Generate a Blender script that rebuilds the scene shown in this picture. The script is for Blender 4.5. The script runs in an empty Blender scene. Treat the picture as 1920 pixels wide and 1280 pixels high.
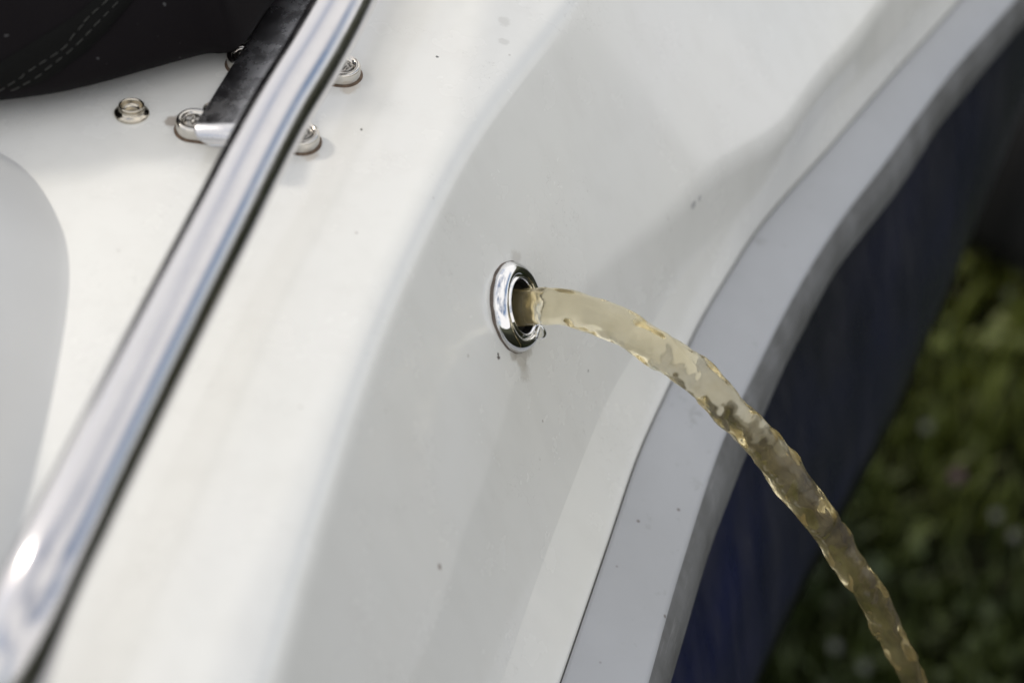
import bpy, bmesh, math, random
import numpy as np
from mathutils import Vector, Matrix
from mathutils.bvhtree import BVHTree

random.seed(7)
rng = np.random.default_rng(11)
SC = bpy.context.scene
COL = SC.collection
R = math.radians

# ------------------------------------------------------------------ camera
CAM_H = 1.9
PITCH = R(46.0)
FPX = 3467.0                      # focal length in pixels of a 1920 wide picture (65 mm lens)
cam_d = bpy.data.cameras.new('camera')
cam_d.lens = 65.0
cam_d.sensor_width = 36.0
cam_d.clip_start = 0.02
cam_d.clip_end = 3000
cam_d.dof.use_dof = True
cam_d.dof.focus_distance = 0.868
cam_d.dof.aperture_fstop = 4.2
cam = bpy.data.objects.new('camera', cam_d)
cam.location = (0, 0, CAM_H)
cam.rotation_euler = (math.pi / 2 - PITCH, 0, 0)
COL.objects.link(cam)
SC.camera = cam

# ------------------------------------------------------------------ sky and sun
SUN_EL, SUN_DIR = R(40.0), Vector((-0.88, 0.47, 0)).normalized()
sun_vec = Vector((SUN_DIR.x * math.cos(SUN_EL), SUN_DIR.y * math.cos(SUN_EL), math.sin(SUN_EL)))
world = bpy.data.worlds.new('World')
SC.world = world
world.use_nodes = True
wn, wl = world.node_tree.nodes, world.node_tree.links
wn.clear()
w_out = wn.new('ShaderNodeOutputWorld')
w_bg = wn.new('ShaderNodeBackground')
w_sky = wn.new('ShaderNodeTexSky')
w_sky.sky_type = 'NISHITA'
w_sky.sun_disc = False
w_sky.sun_elevation = SUN_EL
w_sky.sun_rotation = math.atan2(sun_vec.x, sun_vec.y)
w_sky.dust_density = 2.0
w_bg.inputs['Strength'].default_value = 0.145
w_tc = wn.new('ShaderNodeTexCoord')
w_map = wn.new('ShaderNodeMapping')
w_map.inputs['Scale'].default_value = (1.0, 1.0, 1.8)
w_noise = wn.new('ShaderNodeTexNoise')
w_noise.inputs['Scale'].default_value = 1.5
w_noise.inputs['Detail'].default_value = 5.0
w_noise.inputs['Roughness'].default_value = 0.55
w_ramp = wn.new('ShaderNodeValToRGB')
w_ramp.color_ramp.elements[0].position = 0.36
w_ramp.color_ramp.elements[1].position = 0.54
w_mix = wn.new('ShaderNodeMix')
w_mix.data_type = 'RGBA'
w_mix.inputs['B'].default_value = (8.3, 8.15, 7.98, 1)
wl.new(w_tc.outputs['Generated'], w_map.inputs['Vector'])
wl.new(w_map.outputs['Vector'], w_noise.inputs['Vector'])
wl.new(w_noise.outputs['Fac'], w_ramp.inputs['Fac'])
wl.new(w_ramp.outputs['Color'], w_mix.inputs['Factor'])
wl.new(w_sky.outputs['Color'], w_mix.inputs['A'])
wl.new(w_mix.outputs['Result'], w_bg.inputs['Color'])
wl.new(w_bg.outputs['Background'], w_out.inputs['Surface'])

sun_d = bpy.data.lights.new('sun', 'SUN')
sun_d.energy = 1.15
sun_d.angle = R(6.0)
sun_d.color = (1.0, 0.93, 0.82)
sun = bpy.data.objects.new('sun', sun_d)
sun.rotation_euler = sun_vec.to_track_quat('Z', 'Y').to_euler()
sun.location = (-2, 2, 6)
COL.objects.link(sun)

SC.view_settings.view_transform = 'Standard'
SC.view_settings.look = 'None'
SC.view_settings.exposure = 0.08
SC.view_settings.gamma = 1.0
SC.render.engine = 'CYCLES'
SC.cycles.use_denoising = True
SC.cycles.max_bounces = 14
SC.cycles.transmission_bounces = 12
SC.cycles.sample_clamp_indirect = 6.0

# ------------------------------------------------------------------ helpers
CP, SP = math.cos(PITCH), math.sin(PITCH)
CAMP = Vector((0, 0, CAM_H))


def ray(px, py):
    """World direction from the lens towards a point of the photograph (per unit of depth)."""
    u, v = (px - 960.0) / FPX, (640.0 - py) / FPX
    return Vector((u, CP + SP * v, -SP + CP * v))


def on_level(px, py, z):
    d = ray(px, py)
    return CAMP + d * ((z - CAM_H) / d.z)


BL = Vector((0.314, 0.949, 0)).normalized()       # along the boat
BN = Vector((BL.y, -BL.x, 0))                      # outboard


def to_ab(p):
    return p.dot(BL), p.dot(BN)


def from_ab(a, b, z):
    return BL * a + BN * b + Vector((0, 0, z))


def mesh_obj(name, verts, faces, mat=None, parent=None, smooth=True):
    me = bpy.data.meshes.new(name)
    me.from_pydata([tuple(v) for v in verts], [], faces)
    me.update()
    if smooth:
        me.polygons.foreach_set('use_smooth', [True] * len(me.polygons))
    if mat:
        me.materials.append(mat)
    o = bpy.data.objects.new(name, me)
    COL.objects.link(o)
    if parent:
        o.parent = parent
    return o


def bm_obj(name, bm, mat=None, parent=None, smooth=True):
    bmesh.ops.recalc_face_normals(bm, faces=bm.faces)
    me = bpy.data.meshes.new(name)
    bm.to_mesh(me)
    bm.free()
    if smooth:
        me.polygons.foreach_set('use_smooth', [True] * len(me.polygons))
    if mat:
        me.materials.append(mat)
    o = bpy.data.objects.new(name, me)
    COL.objects.link(o)
    if parent:
        o.parent = parent
    return o


def grid_faces(n, m, close_n=False, close_m=False):
    f = []
    for i in range(n if close_n else n - 1):
        i2 = (i + 1) % n
        for j in range(m if close_m else m - 1):
            j2 = (j + 1) % m
            f.append((i * m + j, i * m + j2, i2 * m + j2, i2 * m + j))
    return f


def lathe(profile, origin, axis, n=64, cap_start=False, cap_end=False):
    """profile: (radius, height) pairs spun about axis at origin."""
    axis = axis.normalized()
    t = axis.cross(Vector((0, 0, 1)))
    if t.length < 0.1:
        t = axis.cross(Vector((1, 0, 0)))
    t.normalize()
    s = axis.cross(t)
    v, m = [], n
    for (r, h) in profile:
        for k in range(n):
            a = 2 * math.pi * k / n
            v.append(origin + axis * h + (t * math.cos(a) + s * math.sin(a)) * r)
    f = grid_faces(len(profile), m, close_m=True)
    if cap_start:
        f.append(tuple(range(m)))
    if cap_end:
        f.append(tuple(range((len(profile) - 1) * m, len(profile) * m)))
    return v, f


def tag(o, label, cat, group=None, kind=None):
    o['label'] = label
    o['category'] = cat
    if group:
        o['group'] = group
    if kind:
        o['kind'] = kind


def thing(name, loc, label, cat, group=None):
    o = bpy.data.objects.new(name, None)
    o.empty_display_size = 0.1
    o.location = loc
    COL.objects.link(o)
    tag(o, label, cat, group)
    return o


def keep_parent(o, parent):
    """Parent without moving: mesh data is in world space, the Empty stands at its own base."""
    o.parent = parent
    o.matrix_parent_inverse = Matrix.Translation(-Vector(parent.location))


# ------------------------------------------------------------------ materials
def new_mat(name):
    m = bpy.data.materials.new(name)
    m.use_nodes = True
    nt = m.node_tree
    return m, nt, nt.nodes['Principled BSDF']


def node(nt, kind, **kw):
    n = nt.nodes.new(kind)
    for k, v in kw.items():
        if k in n.inputs.keys():
            n.inputs[k].default_value = v
        else:
            setattr(n, k, v)
    return n


def noise(nt, scale, detail=3.0, rough=0.5, vec=None, map_scale=None):
    n = node(nt, 'ShaderNodeTexNoise', Scale=scale, Detail=detail, Roughness=rough)
    if vec is None:
        vec = node(nt, 'ShaderNodeTexCoord').outputs['Object']
    if map_scale:
        mp = node(nt, 'ShaderNodeMapping')
        mp.inputs['Scale'].default_value = map_scale
        nt.links.new(vec, mp.inputs['Vector'])
        vec = mp.outputs['Vector']
    nt.links.new(vec, n.inputs['Vector'])
    return n


def ramp(nt, fac, p0, p1, c0=(0, 0, 0, 1), c1=(1, 1, 1, 1)):
    r = node(nt, 'ShaderNodeValToRGB')
    r.color_ramp.elements[0].position = p0
    r.color_ramp.elements[1].position = p1
    r.color_ramp.elements[0].color = c0
    r.color_ramp.elements[1].color = c1
    nt.links.new(fac, r.inputs['Fac'])
    return r


def mixc(nt, fac, a, b, blend='MIX'):
    m = node(nt, 'ShaderNodeMix', data_type='RGBA', blend_type=blend)
    for sock, val in (('Factor', fac), ('A', a), ('B', b)):
        if isinstance(val, (int, float)):
            m.inputs[sock].default_value = val
        elif isinstance(val, tuple):
            m.inputs[sock].default_value = val
        else:
            nt.links.new(val, m.inputs[sock])
    return m.outputs['Result']


def bump(nt, bsdf, height, strength, dist):
    b = node(nt, 'ShaderNodeBump', Strength=strength, Distance=dist)
    nt.links.new(height, b.inputs['Height'])
    nt.links.new(b.outputs['Normal'], bsdf.inputs['Normal'])
    return b


def math_n(nt, op, a, b=None):
    m = node(nt, 'ShaderNodeMath', operation=op)
    for i, v in enumerate((a, b)):
        if v is None:
            continue
        if isinstance(v, (int, float)):
            m.inputs[i].default_value = v
        else:
            nt.links.new(v, m.inputs[i])
    return m.outputs[0]


SPOTS = []      # (point, half sizes, strength) of single dirt marks on the gelcoat, filled below


def gelcoat(spots):
    m, nt, b = new_mat('white_gelcoat')
    co = node(nt, 'ShaderNodeTexCoord').outputs['Object']
    big = noise(nt, 9.0, 4.0, 0.6, co)
    base = mixc(nt, ramp(nt, big.outputs['Fac'], 0.35, 0.7).outputs['Color'], (0.80, 0.796, 0.768, 1), (0.785, 0.781, 0.752, 1))
    ye = noise(nt, 4.0, 3.0, 0.5, co, (2.0, 0.6, 1.0))
    base = mixc(nt, math_n(nt, 'MULTIPLY', ramp(nt, ye.outputs['Fac'], 0.4, 0.75).outputs['Color'], 0.5), base, (0.80, 0.79, 0.715, 1))
    # run-off streaks, drawn out downwards
    st = noise(nt, 60.0, 4.0, 0.6, co, (1.0, 1.0, 0.12))
    base = mixc(nt, math_n(nt, 'MULTIPLY', ramp(nt, st.outputs['Fac'], 0.45, 0.95).outputs['Color'], 0.28), base, (0.60, 0.585, 0.54, 1))
    # tiny dark specks
    vo = node(nt, 'ShaderNodeTexVoronoi', Scale=62.0)
    nt.links.new(co, vo.inputs['Vector'])
    wob = noise(nt, 420.0, 2.0, 0.5, co)
    dist = math_n(nt, 'ADD', vo.outputs['Distance'], math_n(nt, 'MULTIPLY', wob.outputs['Fac'], 0.09))
    sep = node(nt, 'ShaderNodeSeparateColor')
    nt.links.new(vo.outputs['Color'], sep.inputs['Color'])
    some = math_n(nt, 'GREATER_THAN', sep.outputs['Red'], 0.80)
    sp = math_n(nt, 'MULTIPLY', ramp(nt, dist, 0.06, 0.105, (1, 1, 1, 1), (0, 0, 0, 1)).outputs['Color'], some)
    sp = math_n(nt, 'MULTIPLY', sp, math_n(nt, 'MULTIPLY', sep.outputs['Green'], 0.75))
    base = mixc(nt, sp, base, (0.22, 0.18, 0.14, 1))
    # fine hair scratches
    sc = noise(nt, 38.0, 2.0, 0.4, co, (6.0, 6.0, 0.8))
    line = ramp(nt, math_n(nt, 'ABSOLUTE', math_n(nt, 'SUBTRACT', sc.outputs['Fac'], 0.5)), 0.0, 0.006, (1, 1, 1, 1), (0, 0, 0, 1))
    gate = ramp(nt, noise(nt, 22.0, 2.0, 0.5, co).outputs['Fac'], 0.57, 0.66)
    base = mixc(nt, math_n(nt, 'MULTIPLY', math_n(nt, 'MULTIPLY', line.outputs['Color'], gate.outputs['Color']), 0.55), base, (0.42, 0.40, 0.37, 1))
    # single marks and stains that have a shape of their own
    for (p, r, col, k) in spots:
        vm = node(nt, 'ShaderNodeVectorMath', operation='DISTANCE')
        nt.links.new(co, vm.inputs[0])
        vm.inputs[1].default_value = p
        dd = math_n(nt, 'ADD', vm.outputs['Value'], math_n(nt, 'MULTIPLY', math_n(nt, 'SUBTRACT', noise(nt, 0.9 / r, 4.0, 0.6, co).outputs['Fac'], 0.5), r * 1.6))
        mask = ramp(nt, math_n(nt, 'DIVIDE', dd, r), 0.55, 1.0, (1, 1, 1, 1), (0, 0, 0, 1))
        base = mixc(nt, math_n(nt, 'MULTIPLY', mask.outputs['Color'], k), base, col)
    nt.links.new(base, b.inputs['Base Color'])
    rr = ramp(nt, noise(nt, 30.0, 4.0, 0.6, co).outputs['Fac'], 0.3, 0.7, (0.23, 0.23, 0.23, 1), (0.29, 0.29, 0.29, 1))
    nt.links.new(rr.outputs['Color'], b.inputs['Roughness'])
    b.inputs['Coat Weight'].default_value = 0.6
    b.inputs['Coat Roughness'].default_value = 0.07
    wav = noise(nt, 26.0, 2.0, 0.5, co)
    bump(nt, b, wav.outputs['Fac'], 0.14, 0.0010)
    return m


def steel(name, base=(0.72, 0.71, 0.70, 1), rough=(0.05, 0.13), streak=None, scratch=0.3):
    m, nt, b = new_mat(name)
    co = node(nt, 'ShaderNodeTexCoord').outputs['Object']
    b.inputs['Metallic'].default_value = 1.0
    n1 = noise(nt, 90.0, 5.0, 0.65, co, streak)
    r1 = ramp(nt, n1.outputs['Fac'], 0.35, 0.7, (rough[0],) * 3 + (1,), (rough[1],) * 3 + (1,))
    nt.links.new(r1.outputs['Color'], b.inputs['Roughness'])
    cc = mixc(nt, math_n(nt, 'MULTIPLY', n1.outputs['Fac'], 0.35), base, tuple(c * 0.72 for c in base[:3]) + (1,))
    nt.links.new(cc, b.inputs['Base Color'])
    bump(nt, b, n1.outputs['Fac'], scratch, 0.00012)
    return m


def plain(name, col, rough=0.5, nscale=60.0, var=0.25, bstr=0.2, bdist=0.0006, metallic=0.0, mscale=None):
    m, nt, b = new_mat(name)
    co = node(nt, 'ShaderNodeTexCoord').outputs['Object']
    n1 = noise(nt, nscale, 5.0, 0.6, co, mscale)
    dark = tuple(c * (1 - var) for c in col[:3]) + (1,)
    c = mixc(nt, ramp(nt, n1.outputs['Fac'], 0.3, 0.7).outputs['Color'], col, dark)
    nt.links.new(c, b.inputs['Base Color'])
    b.inputs['Roughness'].default_value = rough
    b.inputs['Metallic'].default_value = metallic
    bump(nt, b, n1.outputs['Fac'], bstr, bdist)
    return m


def rubber_mat():
    m, nt, b = new_mat('grey_rub_rail_plastic')
    co = node(nt, 'ShaderNodeTexCoord').outputs['Object']
    n1 = noise(nt, 14.0, 5.0, 0.6, co)
    c = mixc(nt, ramp(nt, n1.outputs['Fac'], 0.3, 0.7).outputs['Color'], (0.405, 0.415, 0.43, 1), (0.36, 0.368, 0.38, 1))
    # dirt specks
    vo = node(nt, 'ShaderNodeTexVoronoi', Scale=95.0)
    nt.links.new(co, vo.inputs['Vector'])
    sep = node(nt, 'ShaderNodeSeparateColor')
    nt.links.new(vo.outputs['Color'], sep.inputs['Color'])
    sp = math_n(nt, 'MULTIPLY', ramp(nt, vo.outputs['Distance'], 0.06, 0.12, (1, 1, 1, 1), (0, 0, 0, 1)).outputs['Color'],
                math_n(nt, 'GREATER_THAN', sep.outputs['Red'], 0.83))
    c = mixc(nt, math_n(nt, 'MULTIPLY', sp, 0.7), c, (0.10, 0.075, 0.06, 1))
    # grime
    g = noise(nt, 70.0, 6.0, 0.7, co)
    c = mixc(nt, math_n(nt, 'MULTIPLY', ramp(nt, g.outputs['Fac'], 0.60, 0.78).outputs['Color'], 0.5), c, (0.17, 0.165, 0.155, 1))
    nt.links.new(c, b.inputs['Base Color'])
    b.inputs['Roughness'].default_value = 0.42
    bump(nt, b, noise(nt, 300.0, 4.0, 0.6, co).outputs['Fac'], 0.12, 0.0004)
    return m


def scuffed_mat():
    m, nt, b = new_mat('scuffed_grey_plastic')
    co = node(nt, 'ShaderNodeTexCoord').outputs['Object']
    n1 = noise(nt, 45.0, 6.0, 0.7, co, (1.0, 1.0, 0.4))
    c = mixc(nt, ramp(nt, n1.outputs['Fac'], 0.35, 0.68).outputs['Color'], (0.20, 0.203, 0.207, 1), (0.125, 0.125, 0.123, 1))
    s = noise(nt, 160.0, 3.0, 0.6, co, (1.0, 0.25, 3.0))
    c = mixc(nt, math_n(nt, 'MULTIPLY', ramp(nt, s.outputs['Fac'], 0.58, 0.68).outputs['Color'], 0.45), c, (0.32, 0.32, 0.32, 1))
    nt.links.new(c, b.inputs['Base Color'])
    b.inputs['Roughness'].default_value = 0.45
    bump(nt, b, n1.outputs['Fac'], 0.25, 0.0008)
    return m


def hull_mat():
    m, nt, b = new_mat('navy_gelcoat')
    co = node(nt, 'ShaderNodeTexCoord').outputs['Object']
    n1 = noise(nt, 7.0, 5.0, 0.6, co)
    n2 = noise(nt, 40.0, 5.0, 0.65, co, (1.0, 1.0, 0.15))
    n3 = noise(nt, 2.3, 3.0, 0.5, co)
    c = mixc(nt, ramp(nt, n1.outputs['Fac'], 0.35, 0.7).outputs['Color'], (0.006, 0.008, 0.024, 1), (0.015, 0.018, 0.066, 1))
    # dried dust and water marks, then broad grey painted in as reflection
    c = mixc(nt, math_n(nt, 'MULTIPLY', ramp(nt, n2.outputs['Fac'], 0.42, 0.8).outputs['Color'], 0.5), c, (0.036, 0.037, 0.042, 1))
    c = mixc(nt, math_n(nt, 'MULTIPLY', ramp(nt, n3.outputs['Fac'], 0.40, 0.60).outputs['Color'], 0.75), c, (0.016, 0.017, 0.019, 1))
    nt.links.new(c, b.inputs['Base Color'])
    r = ramp(nt, n2.outputs['Fac'], 0.3, 0.7, (0.18, 0.18, 0.18, 1), (0.5, 0.5, 0.5, 1))
    nt.links.new(r.outputs['Color'], b.inputs['Roughness'])
    bump(nt, b, n1.outputs['Fac'], 0.25, 0.003)
    return m


def canvas_mat(name, col):
    m, nt, b = new_mat(name)
    co = node(nt, 'ShaderNodeTexCoord').outputs['Object']
    wv = noise(nt, 900.0, 2.0, 0.5, co)
    n1 = noise(nt, 25.0, 5.0, 0.6, co)
    c = mixc(nt, n1.outputs['Fac'], col, tuple(v * 0.6 for v in col[:3]) + (1,))
    lint = ramp(nt, noise(nt, 260.0, 2.0, 0.5, co).outputs['Fac'], 0.74, 0.78)
    c = mixc(nt, math_n(nt, 'MULTIPLY', lint.outputs['Color'], 0.4), c, (0.2, 0.2, 0.2, 1))
    nt.links.new(c, b.inputs['Base Color'])
    b.inputs['Roughness'].default_value = 0.9
    b.inputs['Specular IOR Level'].default_value = 0.2
    bump(nt, b, wv.outputs['Fac'], 0.4, 0.0004)
    return m


def water_mat():
    m, nt, b = new_mat('murky_water')
    nt.nodes.remove(b)
    out = nt.nodes['Material Output']
    co = node(nt, 'ShaderNodeTexCoord').outputs['Object']
    rf = node(nt, 'ShaderNodeBsdfGlass', IOR=1.33, Roughness=0.22)
    rf.inputs['Color'].default_value = (0.99, 0.97, 0.90, 1)
    rs = node(nt, 'ShaderNodeBsdfGlass', IOR=1.33, Roughness=0.0)
    rs.inputs['Color'].default_value = (0.99, 0.97, 0.90, 1)
    gl = node(nt, 'ShaderNodeMixShader', Fac=0.74)
    nt.links.new(rf.outputs[0], gl.inputs[1])
    nt.links.new(rs.outputs[0], gl.inputs[2])
    tr = node(nt, 'ShaderNodeBsdfTranslucent')
    tr.inputs['Color'].default_value = (0.86, 0.72, 0.38, 1)
    df = node(nt, 'ShaderNodeBsdfDiffuse')
    df.inputs['Color'].default_value = (0.82, 0.70, 0.40, 1)
    fl = noise(nt, 260.0, 3.0, 0.55, co, (1.0, 1.0, 0.6))
    bp = node(nt, 'ShaderNodeBump', Strength=0.45, Distance=0.0006)
    nt.links.new(fl.outputs['Fac'], bp.inputs['Height'])
    for q in (rs,):
        nt.links.new(bp.outputs['Normal'], q.inputs['Normal'])
    m1 = node(nt, 'ShaderNodeMixShader', Fac=0.5)
    nt.links.new(tr.outputs[0], m1.inputs[1])
    nt.links.new(df.outputs[0], m1.inputs[2])
    cl = ramp(nt, noise(nt, 75.0, 3.0, 0.6, co).outputs['Fac'], 0.35, 0.7, (0.04, 0.04, 0.04, 1), (0.16, 0.16, 0.16, 1))
    m2 = node(nt, 'ShaderNodeMixShader')
    nt.links.new(cl.outputs['Color'], m2.inputs[0])
    nt.links.new(gl.outputs[0], m2.inputs[1])
    nt.links.new(m1.outputs[0], m2.inputs[2])
    nt.links.new(m2.outputs[0], out.inputs['Surface'])
    va = node(nt, 'ShaderNodeVolumeAbsorption', Density=16.0)
    va.inputs['Color'].default_value = (0.94, 0.80, 0.38, 1)
    nt.links.new(va.outputs[0], out.inputs['Volume'])
    return m


def clear_water_mat():
    m, nt, b = new_mat('clear_water')
    b.inputs['Base Color'].default_value = (0.97, 0.95, 0.88, 1)
    b.inputs['Roughness'].default_value = 0.0
    b.inputs['IOR'].default_value = 1.33
    b.inputs['Transmission Weight'].default_value = 1.0
    return m


def ground_mat():
    m, nt, b = new_mat('grassy_soil')
    co = node(nt, 'ShaderNodeTexCoord').outputs['Object']
    n1 = noise(nt, 5.0, 6.0, 0.65, co)
    n2 = noise(nt, 40.0, 5.0, 0.7, co)
    c = mixc(nt, ramp(nt, n1.outputs['Fac'], 0.38, 0.62).outputs['Color'], (0.010, 0.008, 0.005, 1), (0.010, 0.015, 0.004, 1))
    c = mixc(nt, ramp(nt, n2.outputs['Fac'], 0.5, 0.8).outputs['Color'], c, (0.022, 0.018, 0.010, 1))
    gd = node(nt, 'ShaderNodeVectorMath', operation='LENGTH')
    nt.links.new(co, gd.inputs[0])
    c = mixc(nt, ramp(nt, math_n(nt, 'MULTIPLY', gd.outputs['Value'], 0.1), 0.4, 0.9).outputs['Color'], c, (0.050, 0.053, 0.028, 1))
    nt.links.new(c, b.inputs['Base Color'])
    b.inputs['Roughness'].default_value = 0.95
    b.inputs['Specular IOR Level'].default_value = 0.1
    bump(nt, b, n2.outputs['Fac'], 0.8, 0.02)
    return m


def grass_mat():
    m, nt, b = new_mat('grass_blade')
    co = node(nt, 'ShaderNodeTexCoord').outputs['Object']
    n1 = noise(nt, 2.6, 4.0, 0.7, co)
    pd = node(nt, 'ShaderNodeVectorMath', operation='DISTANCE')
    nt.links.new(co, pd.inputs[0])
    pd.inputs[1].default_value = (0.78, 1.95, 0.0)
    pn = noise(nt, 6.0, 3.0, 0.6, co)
    sunlit_patch = ramp(nt, math_n(nt, 'ADD', pd.outputs['Value'], math_n(nt, 'MULTIPLY', pn.outputs['Fac'], 0.5)), 0.35, 0.85, (1, 1, 1, 1), (0, 0, 0, 1))
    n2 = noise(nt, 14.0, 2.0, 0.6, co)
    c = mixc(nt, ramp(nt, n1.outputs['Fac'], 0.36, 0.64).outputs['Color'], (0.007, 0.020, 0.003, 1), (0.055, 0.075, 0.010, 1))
    c = mixc(nt, math_n(nt, 'MULTIPLY', sunlit_patch.outputs['Color'], 0.8), c, (0.17, 0.20, 0.026, 1))  # sunlight on the far grass, painted in as a yellower area
    c = mixc(nt, ramp(nt, n2.outputs['Fac'], 0.58, 0.72).outputs['Color'], c, (0.036, 0.036, 0.014, 1))
    nt.links.new(c, b.inputs['Base Color'])
    b.inputs['Roughness'].default_value = 0.55
    return m


M = {}
M['steel'] = steel('polished_rail_steel', (0.62, 0.61, 0.625, 1), (0.13, 0.22), None, 0.2)
M['chrome'] = steel('bright_chrome', (0.80, 0.80, 0.81, 1), (0.02, 0.06), None, 0.08)
M['worn_steel'] = steel('scratched_steel', (0.60, 0.60, 0.62, 1), (0.18, 0.36), (1.0, 0.7, 1.0), 0.5)
M['cast_steel'] = steel('cast_steel', (0.66, 0.63, 0.58, 1), (0.09, 0.22), None, 0.25)
M['stud_brass'] = steel('nickel_plated_brass', (0.60, 0.55, 0.46, 1), (0.10, 0.24), None, 0.25)
M['screw'] = steel('dull_screw_steel', (0.36, 0.34, 0.31, 1), (0.18, 0.35), None, 0.4)
M['rust'] = plain('rusty_sealant', (0.20, 0.135, 0.09, 1), 0.8, 500.0, 0.6, 0.5, 0.0004)
M['gasket'] = plain('aged_sealant', (0.17, 0.135, 0.11, 1), 0.75, 400.0, 0.5, 0.5, 0.0004)
M['bore'] = plain('dark_hose_rubber', (0.020, 0.020, 0.019, 1), 0.5, 80.0)
M['rub'] = rubber_mat()
M['scuffed'] = scuffed_mat()
M['hull'] = hull_mat()
M['canvas'] = canvas_mat('black_canvas', (0.0060, 0.0042, 0.0052, 1))
M['tape'] = canvas_mat('black_binding', (0.0040, 0.0040, 0.0034, 1))
M['thread'] = plain('grey_thread', (0.075, 0.075, 0.066, 1), 0.8, 800.0, 0.3)
M['water'] = water_mat()
M['drop'] = clear_water_mat()
M['ground'] = ground_mat()
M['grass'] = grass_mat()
M['tyre'] = plain('tyre_rubber', (0.004, 0.004, 0.0045, 1), 0.85, 60.0)
M['rim'] = plain('dull_wheel_metal', (0.30, 0.31, 0.33, 1), 0.4, 60.0, 0.3, 0.2, 0.001, 0.6)
M['mudguard'] = plain('black_trailer_plastic', (0.004, 0.004, 0.005, 1), 0.6, 40.0)
M['petal_white'] = plain('white_petal', (0.26, 0.27, 0.24, 1), 0.7, 200.0)
M['petal_pink'] = plain('pink_petal', (0.16, 0.08, 0.135, 1), 0.7, 200.0)
M['stem'] = plain('green_stem', (0.045, 0.09, 0.02, 1), 0.6, 200.0)

# ------------------------------------------------------------------ boat: feature lines
# every line runs along the boat at its own height; (photo x, y) only gave the plan shape
ZC, ZB, ZR1, ZR2, ZR3, ZH = (CAM_H - h for h in (0.536, 0.691, 0.722, 0.731, 0.768, 1.010))


def line_fn(pts, z, sigma=0.016):
    ab = np.array(sorted(to_ab(on_level(x, y, z)) for x, y in pts))
    a0, a1 = ab[0, 0], ab[-1, 0]
    k = max(2, len(ab) // 4)
    d0 = (ab[k, 1] - ab[0, 1]) / (ab[k, 0] - ab[0, 0])
    d1 = (ab[-1, 1] - ab[-1 - k, 1]) / (ab[-1, 0] - ab[-1 - k, 0])
    g = np.arange(-1.0, 2.2, 0.004)
    v = np.interp(g, ab[:, 0], ab[:, 1])
    # out of the picture the plan curve straightens out along the boat
    lo, hi = np.minimum(g - a0, 0), np.maximum(g - a1, 0)
    v = v + d0 * 0.7 * lo + d1 * 0.45 * (1 - np.exp(-hi / 0.45))
    kx = np.arange(-20, 21) * 0.004
    kern = np.exp(-0.5 * (kx / sigma) ** 2)
    kern /= kern.sum()
    pad = np.concatenate([v[0] + (v[1] - v[0]) * np.arange(-20, 0), v, v[-1] + (v[-1] - v[-2]) * np.arange(1, 21)])
    vs = np.convolve(pad, kern, 'valid')
    return lambda a: np.interp(a, g, vs)


fC = line_fn([(487, 1280), (562, 1000), (620, 820), (678, 640), (738, 500), (795, 380), (865, 238), (940, 135), (1025, 32)], ZC, 0.03)
fB = line_fn([(940, 1280), (1000, 1100), (1070, 915), (1140, 740), (1180, 680), (1238, 580), (1300, 487), (1371, 410),
              (1464, 323), (1562, 190), (1628, 120), (1694, 55), (1735, 0)], ZB)
fR1 = line_fn([(1045, 1280), (1100, 1120), (1150, 975), (1185, 865), (1225, 775), (1255, 715), (1288, 645), (1300, 612), (1355, 525),
               (1409, 437), (1464, 372), (1540, 290), (1606, 213), (1683, 126), (1754, 49), (1796, 0)], ZR1)
fR2 = line_fn([(1212, 1280), (1255, 1120), (1305, 960), (1335, 865), (1365, 790), (1415, 689), (1464, 590), (1519, 492), (1584, 394),
               (1655, 306), (1716, 219), (1792, 120), (1847, 60), (1901, 0)], ZR2)
fR3 = line_fn([(1260, 1280), (1300, 1140), (1335, 1020), (1375, 925), (1395, 865), (1430, 790), (1469, 694), (1519, 601), (1562, 514),
               (1628, 432), (1694, 350), (1754, 246), (1814, 175), (1880, 93), (1920, 49)], ZR3)
fH = line_fn([(1440, 1280), (1455, 1250), (1522, 1115), (1595, 981), (1656, 866), (1717, 725), (1760, 610), (1795, 515), (1835, 400),
              (1880, 270), (1920, 160)], ZH, 0.03)

A0, A1, DA = -0.55, 1.62, 0.004
A_ST = np.concatenate([np.arange(A0, 0.15, 0.02), np.arange(0.15, 1.05, DA), np.arange(1.05, A1, 0.02)])
NA = len(A_ST)


def fillet(p0, p1, p2, r, n):
    """Round the corner p1 of a polyline with a smooth arc of about radius r."""
    d0, d2 = (p0 - p1), (p2 - p1)
    l0, l2 = np.linalg.norm(d0), np.linalg.norm(d2)
    d0, d2 = d0 / l0, d2 / l2
    ang = math.acos(max(-1, min(1, float(np.dot(d0, d2)))))
    t = min(r / math.tan(ang / 2), 0.48 * l0, 0.48 * l2)
    s, e = p1 + d0 * t, p1 + d2 * t
    out = []
    for k in range(n):
        u = k / (n - 1)
        out.append((1 - u) ** 2 * s + 2 * u * (1 - u) * p1 + u * u * e)
    return out


def loft(section, stations=A_ST):
    v, m = [], None
    for a in stations:
        pts = section(float(a))
        m = len(pts)
        for b, z in pts:
            v.append(from_ab(a, b, z))
    return v, m


DECK_SLOPE = 0.075


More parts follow.
